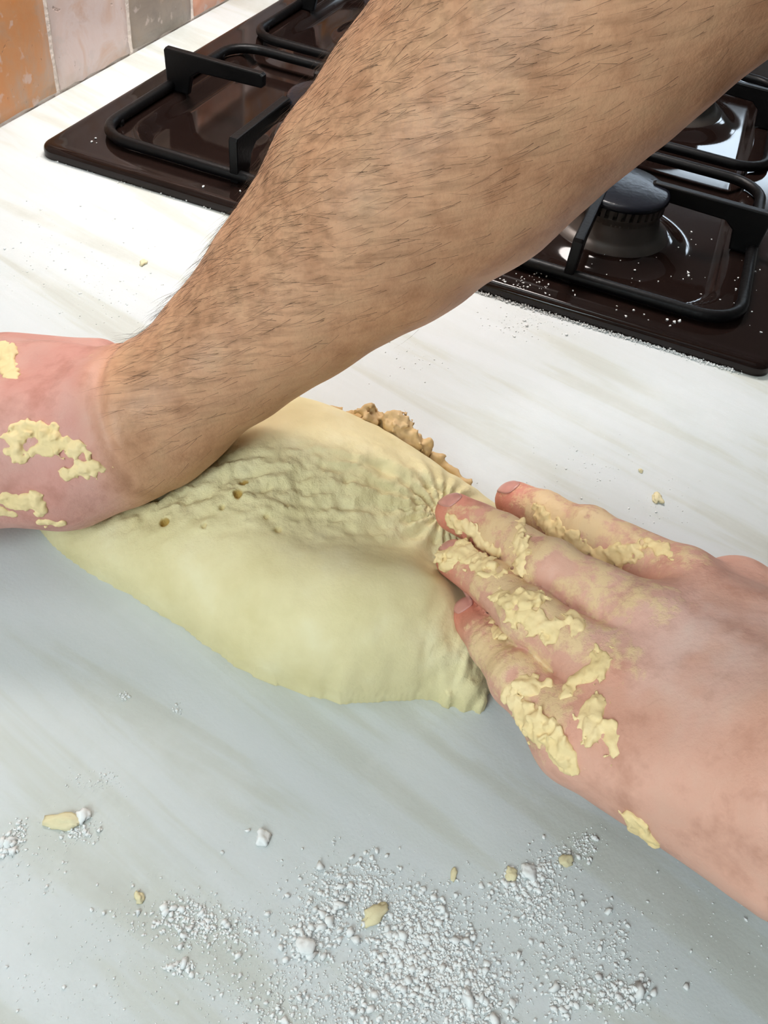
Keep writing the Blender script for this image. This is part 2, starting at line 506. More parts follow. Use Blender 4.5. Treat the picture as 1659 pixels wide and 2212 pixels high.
# ------------------------------------------------------------------ gas hob
HW, HD, HT = 0.58, 0.50, 0.0085
hob = empty('gas_hob', (0, 0, 0))
tag(hob, 'black glossy enamel gas hob set into the pale worktop', 'hob')
def rrect(x, y, x0, y0, x1, y1, r):
    qx = abs(x-(x0+x1)/2)-((x1-x0)/2-r); qy = abs(y-(y0+y1)/2)-((y1-y0)/2-r)
    return np.hypot(np.maximum(qx, 0), np.maximum(qy, 0))+np.minimum(np.maximum(qx, qy), 0)-r
BURN = [(0.118, 0.122, 0.0345), (0.128, 0.337, 0.0345), (0.372, 0.122, 0.046), (0.365, 0.363, 0.044)]
def edges_grid(n0, L):
    a = np.concatenate([[0, .0004, .0012, .0024, .0038, .0055], np.linspace(.008, L-.008, n0), [L-.0055, L-.0038, L-.0024, L-.0012, L-.0004, L]]); return a
gx, gy = edges_grid(230, HW), edges_grid(200, HD)
X, Y = np.meshgrid(gx, gy, indexing='ij')
rc = 0.011
for cx, sx in ((0, 1), (HW, -1)):
    for cy, sy in ((0, 1), (HD, -1)):
        ccx, ccy = cx+sx*rc, cy+sy*rc
        dx, dy = (X-ccx)*-sx, (Y-ccy)*-sy
        msk = (dx > 0) & (dy > 0)
        # squash the square corner onto a round one
        mx = np.maximum(dx, dy); l = np.hypot(dx, dy)+1e-12
        X = np.where(msk, ccx-sx*dx*mx/l, X); Y = np.where(msk, ccy-sy*dy*mx/l, Y)
d = -rrect(X, Y, 0, 0, HW, HD, rc)
d = np.maximum(d, 0)
re = 0.0042
Z = HT-re+np.sqrt(np.maximum(re**2-(re-np.minimum(d, re))**2, 0))
Z += 0.0003*np.exp(-((d-0.005)/0.0028)**2)
w = rrect(X, Y, 0.043, 0.040, 0.468, 0.460, 0.032)
Z -= 0.0075*sstep(0.004, -0.0085, w)
for bx, by, br in BURN:
    q = np.hypot(X-bx, Y-by)
    Z += 0.0062*sstep(br+0.026, br+0.006, q)
vs = np.stack([X.ravel(), Y.ravel(), Z.ravel()], 1); ny_ = len(gy); nx_ = len(gx)
fs = [(i*ny_+j, (i+1)*ny_+j, (i+1)*ny_+j+1, i*ny_+j+1) for i in range(nx_-1) for j in range(ny_-1)]
ring = [i*ny_ for i in range(nx_)] + [(nx_-1)*ny_+j for j in range(1, ny_)] + [i*ny_+ny_-1 for i in range(nx_-2, -1, -1)] + [j for j in range(ny_-2, 0, -1)]
sk = vs[ring].copy(); sk[:, 2] = 0.0002; o_ = len(vs); vs = np.concatenate([vs, sk])
for k in range(len(ring)):
    k2 = (k+1) % len(ring); fs.append((ring[k2], ring[k], o_+k, o_+k2))
link('hob_plate', mesh_from('hob_plate', vs, fs), M_ENAM, hob)

def crown_mesh(r):
    n = 2*int(r*1100); vs, fs = [], []
    prof = [(r*0.90, 0.0075, 0), (r*0.90, 0.0128, 0), (r*0.955, 0.0132, 0), (r*0.955, 0.0140, 0), (r*0.95, 0.0142, 1), (r*0.95, 0.0188, 1), (r*0.5, 0.0188, 0)]
    for rr, z, tooth in prof:
        for k in range(n):
            for s in (0.0, 0.999):
                a = 2*math.pi*(k+s)/n
                q = rr-(0.0045 if (tooth and k % 2 == 0) else 0)
                vs.append((q*math.cos(a), q*math.sin(a), z))
    N = 2*n
    for i in range(len(prof)-1):
        for k in range(N):
            k2 = (k+1) % N; fs.append((i*N+k, i*N+k2, (i+1)*N+k2, (i+1)*N+k))
    return mesh_from('burner_crown', vs, fs, False)
for bx, by, br in BURN:
    bu = link('burner', lathe('burner', [(br+0.009, -0.003), (br+0.007, 0.0015), (br+0.002, 0.0035), (br*0.985, 0.0045), (br*0.93, 0.0105), (br*0.90, 0.0115), (br*0.90, 0.0125)]), M_ALU, hob)
    bu.location = (bx, by, 0.0062)
    cr = link('burner_crown', crown_mesh(br), M_ALU, bu); cr.location = (0, 0, 0.0015)
    bu.scale = (1, 1, 1.35)
    cp = link('burner_cap', lathe('burner_cap', [(br*0.85, 0.0196), (br*0.965, 0.0200), (br*0.985, 0.0208), (br*0.985, 0.0214), (br*0.96, 0.0226), (br*0.88, 0.0233), (br*0.4, 0.0242), (0.001, 0.0243)]), M_CAP, bu)
for k in range(4):
    kn = link('control_knob', lathe('control_knob', [(0.021, 0), (0.021, 0.003), (0.018, 0.005), (0.0165, 0.021), (0.0145, 0.0235), (0.001, 0.0238)], 40), M_IRON, hob)
    kn.location = (0.527, 0.10+0.10*k, HT-0.0003)

# pan supports: round rod frame with four flat upright fingers
ROD, ZR = 0.0039, HT+0.0046
def support(name, x0, y0, x1, y1, label):
    cx, cy = (x0+x1)/2, (y0+y1)/2
    root = empty(name, (cx, cy, 0)); tag(root, label, 'pan support', 'pan supports on the hob')
    hx, hy, r = (x1-x0)/2, (y1-y0)/2, 0.026
    pts = []
    for (sx, sy, a0) in ((1, 1, 0), (-1, 1, 90), (-1, -1, 180), (1, -1, 270)):
        for k in range(9):
            a = math.radians(a0+k*90/8); pts.append((sx*(hx-r)+r*math.cos(a), sy*(hy-r)+r*math.sin(a), ZR))
    link('rod_frame', tube('rod_frame', pts, ROD, 12, True), M_IRON, root)
    for sx in (-1, 1):
        for sy in (-1, 1):
            f = link('rubber_foot', lathe('rubber_foot', [(0.0042, 0), (0.0042, ZR-HT)], 14), M_IRON, root)
            f.location = (sx*(hx-r*1.1), sy*hy, HT+0.0001)
    prof = [(-0.003, ZR-0.004), (-0.0045, 0.0375), (-0.003, 0.0395), (0.076, 0.0395), (0.078, 0.038), (0.078, 0.0305), (0.0765, 0.029), (0.024, 0.0275), (0.0175, 0.0225), (0.0145, ZR-0.004)]
    me = bpy.data.meshes.get('support_finger')
    if me is None:
        bm = bmesh.new(); th = 0.0032
        v1 = [bm.verts.new((s, -th, z)) for s, z in prof]; f1 = bm.faces.new(v1)
        ex = bmesh.ops.extrude_face_region(bm, geom=[f1])
        for v in ex['geom']:
            if isinstance(v, bmesh.types.BMVert): v.co.y = th
        bmesh.ops.recalc_face_normals(bm, faces=bm.faces[:])
        bmesh.ops.bevel(bm, geom=[e for e in bm.edges if abs(e.verts[0].co.y-e.verts[1].co.y) < 1e-6], offset=0.0011, segments=2, affect='EDGES', profile=0.5)
        me = bm_mesh('support_finger', bm); me.materials.append(M_IRON)
    for k, (dx, dy) in enumerate(((-1, 0), (1, 0), (0, -1), (0, 1))):
        f = link('support_finger', me, None, root)
        f.location = (dx*hx, dy*hy, 0); f.rotation_euler = (0, 0, math.atan2(-dy, -dx))
support('pan_support', 0.028, 0.025, 0.236, 0.239, 'black rod pan support around the small burner beside the forearm')
support('pan_support', 0.028, 0.255, 0.236, 0.472, 'black rod pan support at the hob corner nearest the tiles')
support('pan_support', 0.262, 0.025, 0.470, 0.239, 'black rod pan support over the bright window reflection')
support('pan_support', 0.262, 0.255, 0.470, 0.472, 'black rod pan support farthest away along the tiled wall')

# ------------------------------------------------------------------ the dough
OUT_NEAR = [(75, 1128), (110, 1172), (180, 1225), (270, 1277), (380, 1337), (460, 1402), (530, 1444), (620, 1484), (700, 1507), (780, 1516), (850, 1510), (930, 1502), (985, 1522), (1040, 1528), (1068, 1500)]
OUT_FAR = [(1120, 1400, .0), (1150, 1260, .0), (1120, 1140, .0), (1050, 1062, .012), (960, 1008, .016), (880, 958, .016), (770, 903, .016), (680, 882, .016), (600, 852, .016), (470, 880, .01), (330, 930, .0), (190, 1010, .0), (90, 1090, .0)]
poly = np.array([px(x, y, z=0.003)[:2] for x, y in OUT_NEAR]+[px(x, y, z=z)[:2] for x, y, z in OUT_FAR])
# smooth the outline
for _ in range(2):
    poly = np.stack([0.75*poly+0.25*np.roll(poly, -1, 0), 0.25*poly+0.75*np.roll(poly, -1, 0)], 1).reshape(-1, 2)
def poly_dist(Xq, Yq):
    best = np.full(Xq.shape, 1e9); ins = np.zeros(Xq.shape, bool); m = len(poly)
    for i in range(m):
        a, b = poly[i], poly[(i+1) % m]; e = b-a
        t = np.clip(((Xq-a[0])*e[0]+(Yq-a[1])*e[1])/(e@e+1e-15), 0, 1)
        best = np.minimum(best, np.hypot(Xq-a[0]-t*e[0], Yq-a[1]-t*e[1]))
        if a[1] != b[1]:
            cond = (a[1] > Yq) != (b[1] > Yq)
            ins ^= cond & (Xq < (b[0]-a[0])*(Yq-a[1])/(b[1]-a[1])+a[0])
    return np.where(ins, best, -best)
CTRL = [(760, 1340, .047), (640, 1290, .046), (500, 1230, .040), (360, 1190, .033), (230, 1160, .024), (130, 1140, .016), (900, 1310, .045), (980, 1400, .030), (860, 1440, .040), (1040, 1440, .016), (930, 1250, .040),
        (560, 1110, .041), (700, 1120, .037), (830, 1155, .032), (930, 1190, .025), (1000, 1230, .020), (450, 1090, .038), (330, 1110, .030), (1060, 1320, .012), (1010, 1150, .022),
        (640, 1020, .045), (760, 1010, .045), (870, 1030, .041), (960, 1070, .033), (560, 950, .046), (660, 920, .046), (770, 935, .043), (890, 985, .038), (1000, 1050, .028), (1080, 1120, .014), (450, 1000, .040), (350, 1040, .030), (230, 1080, .022), (480, 910, .040)]
cp_ = np.array([px(x, y, z=z) for x, y, z in CTRL])
def tps_fit(P, zv, lam=1e-4):
    n = len(P); S = 20.0; q = P*S
    def U(r2): return np.where(r2 > 1e-12, r2*np.log(np.maximum(r2, 1e-12)), 0)
    K = U(((q[:, None]-q[None])**2).sum(-1))+lam*np.eye(n)
    A = np.zeros((n+3, n+3)); A[:n, :n] = K; A[:n, n] = 1; A[:n, n+1:] = q; A[n, :n] = 1; A[n+1:, :n] = q.T
    wv = np.linalg.solve(A, np.concatenate([zv, [0, 0, 0]]))
    def ev(Xq, Yq):
        s = wv[n]+wv[n+1]*Xq*S+wv[n+2]*Yq*S
        for i in range(n): s = s+wv[i]*U((Xq*S-q[i, 0])**2+(Yq*S-q[i, 1])**2)
        return s
    return ev
height = tps_fit(cp_[:, :2], cp_[:, 2], 1e-2)
GD = 0.0010
g = Grid((poly[:, 0].min()-.01, poly[:, 1].min()-.01, -0.004), (poly[:, 0].max()+.01, poly[:, 1].max()+.01, 0.058), GD)
XX, YY = np.meshgrid(g.ax[0].astype(float), g.ax[1].astype(float), indexing='ij')
D = poly_dist(XX, YY); Hh = height(XX, YY)
PXY = np.stack([XX, YY, 0*XX], -1)
# image-independent guides on the lump: stretched strands between the hands, rough torn band, folds by the finger tips
tipw = px(960, 1090, z=.035)[:2]; heel = px(300, 1090, z=.03)[:2]
ax_ = unit(heel-tipw); nx2 = np.array([-ax_[1], ax_[0]])
U_ = (XX-tipw[0])*ax_[0]+(YY-tipw[1])*ax_[1]; V_ = (XX-tipw[0])*nx2[0]+(YY-tipw[1])*nx2[1]
band = np.exp(-((V_+0.002)/0.020)**2)*sstep(-0.03, 0.0, U_)*sstep(0.20, 0.15, U_)
conv = V_/(0.25+np.clip(U_, 0, .2)*9)          # strands converge to the finger tip
strand = noise3(np.stack([U_*9, conv*1.0, 0*U_], -1)*1.0, 1.0)
strand = noise3(np.stack([U_*22+1.7, V_/(0.35+np.clip(U_+.02, 0, .2)*6)*260, 0*U_+.5], -1), 1.0)
rough = fbm(PXY*np.array([1, 1, 1])+.3, 170, 4)
rough2 = np.abs(fbm(np.stack([U_*70, V_*190, 0*U_], -1), 1.0, 3)-0.5)*2
Hh = Hh + band*((strand-0.5)*0.0034*sstep(0.15, 0.0, U_) + (rough-0.5)*0.0052 - rough2*0.0040 + (fbm(PXY+.9, 420, 2)-0.5)*0.0020)
Hh += 0.0007*(fbm(PXY+.7, 60, 3)-0.5)*2
# bottom right end: torn frayed folds
er = px(1010, 1490, z=.01)[:2]; fold = np.exp(-((XX-er[0])**2+(YY-er[1])**2)/0.017**2)
Hh += fold*(0.009*(noise3(np.stack([XX*150+YY*120, YY*420, 0*XX], -1), 1.0)-0.5)+0.005*(fbm(PXY, 220, 2)-0.5))
eb = px(950, 990, z=.02)[:2]
# radial creases where the fingers press
fr_ = np.hypot(XX-tipw[0], YY-tipw[1]); th_ = np.arctan2(YY-tipw[1], XX-tipw[0])
Hh += 0.0016*np.exp(-(fr_/0.035)**2)*np.sin(th_*17+2*np.sin(th_*3))
De = D+0.0016*(fbm(PXY+2.1, 90, 2)-0.5)*2*np.clip(1-band, 0.2, 1)+fold*0.004*(noise3(np.stack([XX*300, YY*300, 0*XX], -1), 1.0)-0.5)
rr_ = np.clip(Hh, 0.006, 0.06)*0.95
e_ = np.clip(De, 0, rr_)
Hz = np.where(De > 0, np.minimum(Hh, 0.1)*np.sqrt(np.maximum(0, 1-(1-e_/rr_)**2))**0.85, -0.01)
F = (g.ax[2][None, None, :]-Hz[:, :, None].astype(np.float32))*0.7
F = np.maximum(F, (-0.001-g.ax[2])[None, None, :]).astype(np.float32)
F = np.maximum(F, (-De).astype(np.float32)[:, :, None])
# air holes
HOLES = []
for hx_, hy_, hr in ((355, 1118, .0021), (527, 1034, .0019), (514, 1062, .0020), (440, 1130, .0013), (600, 1140, .0016), (575, 1110, .0012), (480, 1090, .0014), (620, 1085, .0012), (300, 1050, .0014)):
    p3 = px(hx_, hy_, z=.036)
    zz = float(height(np.array(p3[0]), np.array(p3[1])))
    p3 = px(hx_, hy_, z=zz)
    zz = Hz[int((p3[0]-g.lo[0])/g.h), int((p3[1]-g.lo[1])/g.h)]
    dd = np.sqrt((g.ax[0][:, None, None]-p3[0])**2+(g.ax[1][None, :, None]-p3[1])**2+(0.58*(g.ax[2][None, None, :]-zz))**2)-hr
    HOLES.append((np.array([p3[0], p3[1], zz]), hr))
    F = np.maximum(F, -dd.astype(np.float32))
V, Q = surface_nets(F, g.lo, g.h); V = relax(V, Q, 1, 0.5)
dme = mesh_from('bread_dough', V, Q)
ii = np.clip(((V[:, :2]-g.lo[:2])/g.h).astype(int), 0, np.array(band.shape)-1)
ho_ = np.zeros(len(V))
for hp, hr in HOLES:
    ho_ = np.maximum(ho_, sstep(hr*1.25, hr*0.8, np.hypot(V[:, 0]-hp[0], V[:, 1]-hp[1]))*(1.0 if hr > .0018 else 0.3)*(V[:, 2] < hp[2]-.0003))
ha_ = dme.attributes.new('hole_shade_tint', 'FLOAT', 'POINT'); ha_.data.foreach_set('value', ho_.astype(np.float32))
ra_ = dme.attributes.new('rough', 'FLOAT', 'POINT'); ra_.data.foreach_set('value', (np.maximum(band, fold*.6)[ii[:, 0], ii[:, 1]]).astype(np.float32))
dough = link('bread_dough', dme, M_DOUGH)
tag(dough, 'big lump of pale yellow bread dough stretched between the two hands', 'dough')
DOUGH_BVH = BVHTree.FromPolygons(V.tolist(), Q.tolist())

def px3f(l): return [px(x, y, z=z) for x, y, z in l]
def blob_mesh(name, pts, radii, h=0.0008, amp=0.5, nscale=420, flat=None, s=1.0, k=0.002):
    pts = np.asarray(pts); R = max(radii)
    gg = Grid(pts.min(0)-R*1.6-0.002, pts.max(0)+R*1.6+0.002, h); FF = gg.field()
    for i in range(len(pts)-1 if len(pts) > 1 else 1):
        j = min(i+1, len(pts)-1)
        gg.add(FF, limb(pts[i], pts[j], radii[i], radii[j], flat, s), k)
    A = np.stack(np.meshgrid(*[a.astype(float) for a in gg.ax], indexing='ij'), -1)
    FF = FF+(amp*R*(fbm(A, nscale, 3)-0.5)*2.4).astype(np.float32)
    V, Q = surface_nets(FF, gg.lo, gg.h); V = relax(V, Q, 1, 0.5)
    return mesh_from(name, V, Q)
# ragged flap standing at the far edge of the lump, thin rough skirt
flap_px = [(600, 858, .020), (640, 874, .020), (680, 884, .020), (720, 892, .021), (770, 902, .022)]
link('ragged_edge', blob_mesh('ragged_edge', px3f(flap_px), [.0022, .0028, .0022, .0026, .0024], 0.0008, 0.8, 330, k=.002), M_DOUGH_SHADED, dough)
flap_px = [(775, 902, .026), (792, 900, .029), (806, 912, .026), (826, 925, .022), (850, 915, .028), (862, 930, .026), (885, 948, .024), (912, 960, .022), (918, 978, .017)]
link('ragged_edge', blob_mesh('ragged_edge', px3f(flap_px), [.003, .0050, .004, .0034, .0052, .0056, .0044, .0044, .0030], 0.0008, 0.75, 300, k=.0015), M_DOUGH_SHADED, dough)
flap_px = [(915, 975, .016), (945, 995, .014), (975, 1018, .013), (1010, 1045, .012)]
link('ragged_edge', blob_mesh('ragged_edge', px3f(flap_px), [.0024, .0030, .0028, .002], 0.0008, 0.6, 300, k=.002), M_DOUGH_SHADED, dough)

# ------------------------------------------------------------------ the person kneading
# right arm (the far one): pixel of the axis, depth, half width
ARM = [(340, 895, .352, .0256), (494, 765, .341, .0286), (643, 624, .329, .0344), (831, 442, .312, .0432), (976, 303, .2985, .0466), (1184, 65, .278, .0503), (1300, -60, .269, .0510)]
arm_p = [px(x, y, t=t) for x, y, t, r in ARM]; arm_r = [a[3] for a in ARM]
adir = unit(arm_p[-1]-arm_p[-2])
elbow_r = arm_p[-1]+np.array([0.018, -0.030, 0.040]); should_r = np.array([-0.02, -0.17, 0.54])
view = unit(CAM-arm_p[0])
def px3(l): return [px(x, y, z=z) for x, y, z in l]
g = Grid((-0.36, 0.03, -0.004), (-0.06, 0.50, 0.275), 0.0016)
Pm = g.field()
for i in range(len(arm_p)-1): g.add(Pm, limb(arm_p[i], arm_p[i+1], arm_r[i], arm_r[i+1]), 0.003)
g.add(Pm, limb(arm_p[-1], elbow_r, 0.0510, 0.050), 0.006)
g.add(Pm, limb(elbow_r, should_r, 0.050, 0.058), 0.02)
# hand bent back at the wrist, flat on the dough, pointing at the wall
w0 = arm_p[0]
hand_up = unit(np.array([-0.25, -0.25, 1.0]))
H5a, H5b = px(262, 840, z=.062), px(-110, 815, z=.052)
H3a, H3b = px(255, 915, z=.060), px(-130, 910, z=.056)
H2a, H2b = px(265, 955, z=.054), px(-120, 985, z=.050)
g.add(Pm, limb(H5a, H5b, .0185, .0165, hand_up, 1.15), .012)
g.add(Pm, limb(H3a, H3b, .0200, .0165, hand_up, 1.15), .012)
g.add(Pm, limb(H2a, H2b, .0195, .0170, hand_up, 1.1), .012)
g.add(Pm, limb(px(285, 962, z=.046), px(60, 1024, z=.038), .0185, .0190), .012)     # ball of the thumb
g.add(Pm, limb(px(240, 1000, z=.043), px(150, 1040, z=.037), .0175, .0190), .012)
g.add(Pm, limb(px(215, 792, z=.050), px(20, 790, z=.046), .0120, .0140), .012)     # little finger side
g.add(Pm, limb(w0, px(262, 925, z=.058), .0265, .0235), .012)
FI = g.field()
hd = unit(H3b-H3a)
for (base, L, rad, sp) in ((H5b, .055, .0080, .10), (px(-125, 855, z=.055), .072, .0090, .03), (H3b, .078, .0094, 0.0), (px(-130, 965, z=.053), .072, .0092, -.04)):
    dirv = unit(hd+sp*np.array([0.5, 0, 0])); a = base; ff = g.field()
    for m, (fr0, r0, r1, dz) in enumerate(((.45, 1.12, 1.02, -.30), (.30, 1.0, .92, -.45), (.25, .92, .75, -.45))):
        dd = unit(dirv+np.array([0, 0, dz*0.5])); b = a+dd*L*fr0*1.05
        b[2] = max(b[2], 0.010)
        g.add(ff, limb(a, b, rad*r0, rad*r1), .003); a = b
    FI = smin(FI, ff, .0012)
ff = g.field()
ta = px(60, 1030, z=.036); tb = px(-90, 1095, z=.028); tc_ = px(-190, 1115, z=.018)
g.add(ff, limb(ta, tb, .0165, .0125), .006); g.add(ff, limb(tb, tc_, .0115, .0092), .004)
FI = smin(FI, ff, .003)
Pm = smin(Pm, FI, .007)
RV, RQ = surface_nets(Pm, g.lo, g.h); RV = relax(RV, RQ, 2, 0.5)
RN = normals(RV, RQ)
# skin folds at the bent wrist and faint lumps
fold_c = px(262, 800, t=.345); axis_f = unit(hd)
sF = (RV-px(258, 830, t=.34))@unit(px(330, 815, t=.335)-px(240, 845, t=.34))
nearw = np.exp(-(np.linalg.norm(RV-px(262, 850, t=.335), axis=1)/0.030)**2)
RV = RV-RN*(nearw*0.0034*np.exp(-(sF/0.0028)**2))[:, None]
RV = RV+RN*(0.0012*(fbm(RV, 42, 2)-0.5)*2)[:, None]
# arm parameter along the axis: 0 wrist .. 1 upper
axis_a = unit(arm_p[-1]-arm_p[0]); sR = (RV-arm_p[0])@axis_a
sH = (RV-arm_p[0])@hd
handw = sstep(0.004, 0.032, sH-0.35*sR)                           # 1 on the hand, 0 on the forearm
nz = fbm(RV, 55, 3)
tan = np.array([0.62, 0.335, 0.19]); pink = np.array([0.66, 0.345, 0.285]); red = np.array([0.60, 0.25, 0.20])
tone_r = tan*(0.86+0.28*nz)[:, None]
tone_r = tone_r*(1-handw)[:, None]+handw[:, None]*(pink*(1-0.45*sstep(.45, .65, nz))[:, None]+red*(0.45*sstep(.45, .65, nz))[:, None])
hairy_r = (1-sstep(-0.01, 0.02, sH-0.35*sR))*sstep(-0.9, 0.35, RN@unit(np.array([-0.25, 0.9, 0.35])))*0.9
film_r = handw*0.18*sstep(.4, .7, fbm(RV+.4, 50, 2))
spot = px(975, 518, t=.272)

# left hand (the near one): little, ring, middle, index from tip to knuckle
FING = [
    [(1020, 1332, .028, .0077), (1064, 1398, .035, .0083), (1118, 1468, .043, .0092), (1240, 1590, .050, .0122)],
    [(985, 1208, .036, .0081), (1066, 1264, .045, .0088), (1144, 1334, .054, .0097), (1345, 1468, .061, .0132)],
    [(985, 1108, .038, .0085), (1085, 1160, .047, .0091), (1190, 1230, .057, .0101), (1410, 1350, .066, .0135)],
    [(1112, 1082, .032, .0084), (1175, 1108, .039, .0090), (1268, 1154, .048, .0100), (1470, 1255, .059, .0128)]]
FP = [[(px(x, y, z=z), r) for x, y, z, r in f] for f in FING]
LW = px(1800, 1640, z=.088); back_n = unit(np.array([-0.30, -0.05, 1.0]))
elbow_l = np.array([-0.41, -0.24, 0.20]); should_l = np.array([-0.38, -0.27, 0.52])
g = Grid((-0.40, -0.125, -0.002), (-0.165, 0.16, 0.135), 0.0010)
Pm = g.field()
wr_side = unit(np.cross(unit(FP[2][3][0]-LW), back_n))
wr_pts = [LW+wr_side*s for s in (-.021, -.008, .007, .019)]
if np.linalg.norm(wr_pts[0]-FP[0][3][0]) > np.linalg.norm(wr_pts[3]-FP[0][3][0]): wr_pts = wr_pts[::-1]
for i in range(4):
    k0 = FP[i][3][0]-back_n*0.001+0.004*unit(LW-FP[i][3][0])
    g.add(Pm, limb(k0, wr_pts[i]-back_n*0.002, .0132, .0165), .012)
g.add(Pm, limb(px(1255, 1590, z=.044), px(1700, 1850, z=.066), .0145, .0185), .012)      # edge of the palm under the little finger
g.add(Pm, limb(px(1400, 1430, z=.050), px(1690, 1640, z=.066), .0170, .0200), .012)
# thumb folded under the palm
T0, T1, T2, T3 = px(1790, 1470, z=.074), px(1590, 1295, z=.050), px(1475, 1268, z=.034), px(1370, 1262, z=.022)
g.add(Pm, limb(T0, T1, .0190, .0150), .012)
g.add(Pm, limb(T1, px(1480, 1330, z=.050), .0120, .0120), .012)
# forearm leaving the picture
g.add(Pm, limb(LW, LW+0.12*unit(elbow_l-LW), .0255, .033, back_n, 1.12), .015)
FI = g.field()
for f in FP:
    ff = g.field()
    for i in range(3): g.add(ff, limb(f[i][0], f[i+1][0], f[i][1], f[i+1][1]), .003)
    g.add(ff, limb(f[2][0]+back_n*.0012, f[2][0]+back_n*.0013, f[2][1], f[2][1]), .004)
    FI = smin(FI, ff, .0004)
for i in range(3): g.add(Pm, limb(0.5*(FP[i][3][0]+FP[i+1][3][0])-back_n*.002+.010*unit(LW-FP[i][3][0]), LW, .0130, .016), .010)
Pm = smin(Pm, FI, .0065)
ff = g.field(); g.add(ff, limb(T1, T2, .0135, .0115), .004); g.add(ff, limb(T2, T3, .0112, .0090), .004)
Pm = smin(Pm, ff, .003)
LV, LQ = surface_nets(Pm, g.lo, g.h); LV = relax(LV, LQ, 1, 0.5)
LN = normals(LV, LQ)
# tendons and knuckle wrinkles
disp = np.zeros(len(LV))
def seg_dist(Pq, a, b):
    ab = b-a; t = np.clip(((Pq-a)@ab)/(ab@ab), 0, 1); return np.linalg.norm(Pq-a-t[:, None]*ab, axis=1), t
up_m = sstep(0.2, 0.7, LN@back_n)
for i in range(4):
    dd, t = seg_dist(LV, FP[i][3][0]+back_n*.012, wr_pts[i]+back_n*.014)
    disp += 0.0010*np.exp(-(dd/0.006)**2)*up_m*(1-t)
    kdir = unit(FP[i][1][0]-FP[i][3][0])
    for J, ampj in ((2, .00055), (1, .0004)):
        rel = LV-FP[i][J][0]; al = rel@kdir; ne = np.exp(-(np.linalg.norm(rel, axis=1)/0.012)**4)
        disp += -ampj*ne*up_m*np.clip(np.cos(al*2*math.pi/0.0042), 0, 1)
LV = LV+LN*(disp+0.0006*(fbm(LV, 70, 2)-0.5)*2)[:, None]
nl = fbm(LV, 60, 3)
pink2 = np.array([0.70, 0.385, 0.285]); pale2 = np.array([0.80, 0.60, 0.53]); red2 = np.array([0.68, 0.17, 0.11])
tone_l = pink2*(0.90+0.2*nl)[:, None]
def blend(T, c, w): return T*(1-w)[:, None]+np.asarray(c)*w[:, None]
def at_px(x, y, z, r): return np.exp(-(np.linalg.norm(LV-px(x, y, z=z), axis=1)/r)**2)
tone_l = blend(tone_l, pale2, 0.8*sstep(.35, .6, nl)*at_px(1500, 1430, .075, .028))
tone_l = blend(tone_l, (0.60, 0.42, 0.36), 0.5*at_px(1590, 1500, .08, .02))
tone_l = blend(tone_l, red2, 0.65*at_px(1490, 1215, .06, .007))
for i in range(4):
    dtip = np.linalg.norm(LV-FP[i][0][0], axis=1)
    tone_l = blend(tone_l, red2, 0.9*np.exp(-(dtip/0.0125)**2))
    tone_l = blend(tone_l, (0.72, 0.31, 0.22), 0.35*np.exp(-(np.linalg.norm(LV-FP[i][3][0]-back_n*.01, axis=1)/0.012)**2))
tone_l = blend(tone_l, (0.48, 0.22, 0.16), 0.55*at_px(1500, 1760, .055, .006)*sstep(.4, .6, nl))
film_l = np.zeros(len(LV))
for i in range(4):
    for a, b, amt, rad in ((0, 1, .46, .011), (1, 2, .70, .014), (2, 3, .58, .013)):
        dd, t = seg_dist(LV, FP[i][a][0]+back_n*.007, FP[i][b][0]+back_n*.008)
        film_l = np.maximum(film_l, amt*np.exp(-(dd/rad)**4))
film_l = np.maximum(film_l, .55*at_px(1170, 1570, .05, .014))
film_l = np.maximum(film_l, .30*at_px(1270, 1500, .06, .016))
film_l *= sstep(0.30, 0.55, fbm(LV+1.3, 80, 2)+0.12)
film_l = film_l*sstep(0.010, 0.014, np.linalg.norm(LV-FP[0][0][0], axis=1)+.004*0)

# shoulders, trunk, neck and head out of the picture, so that the arms belong to somebody
g = Grid((-0.66, -0.56, -0.92), (0.26, 0.24, 0.95), 0.012)
Pm = g.field()
g.add(Pm, limb(LW+0.10*unit(elbow_l-LW), elbow_l, .033, .044), .02)
g.add(Pm, limb(elbow_l, should_l, .043, .058), .02)
g.add(Pm, limb(elbow_r, should_r, .050, .060), .02)
chest = np.array([-0.20, -0.27, 0.44]); hip = np.array([-0.20, -0.33, -0.10]); neck = np.array([-0.20, -0.20, 0.60]); headp = np.array([-0.21, -0.15, 0.74])
fy = np.array([0, 1.0, 0])
g.add(Pm, limb(chest+[0, 0, .03], hip, .165, .155, fy, 1.45), .05)
g.add(Pm, limb(hip, hip+[0, 0, -.05], .165, .165, fy, 1.4), .05)
for s_ in (-1, 1):
    g.add(Pm, limb(hip+[s_*.085, 0, -.06], hip+[s_*.09, .01, -.40], .085, .058), .03); g.add(Pm, limb(hip+[s_*.09, .01, -.40], hip+[s_*.095, 0, -.74], .055, .036), .02)
    g.add(Pm, limb(hip+[s_*.095, -.02, -.755], hip+[s_*.10, .15, -.77], .036, .028), .02)
g.add(Pm, limb(chest+[-.12, 0, .06], should_l, .07, .058), .05); g.add(Pm, limb(chest+[.12, 0, .06], should_r, .07, .060), .05)
g.add(Pm, limb(chest+[0, 0, .1], headp, .062, .055), .04)
g.add(Pm, limb(headp+[0, .01, -.01], headp+[0, -.015, .06], .072, .086), .03)
g.add(Pm, limb(headp+[0, .07, -.05], headp+[0, .055, -.02], .030, .040), .03)
g.add(Pm, limb(headp+[0, .085, .03], headp+[0, .098, -.005], .008, .014), .012)
for s in (-1, 1): g.add(Pm, limb(headp+[s*.083, -.01, .02], headp+[s*.083, -.015, -.01], .016, .011), .006)
BV, BQ = surface_nets(Pm, g.lo, g.h); BV = relax(BV, BQ, 1, .5)
nR, nL = len(RV), len(LV)
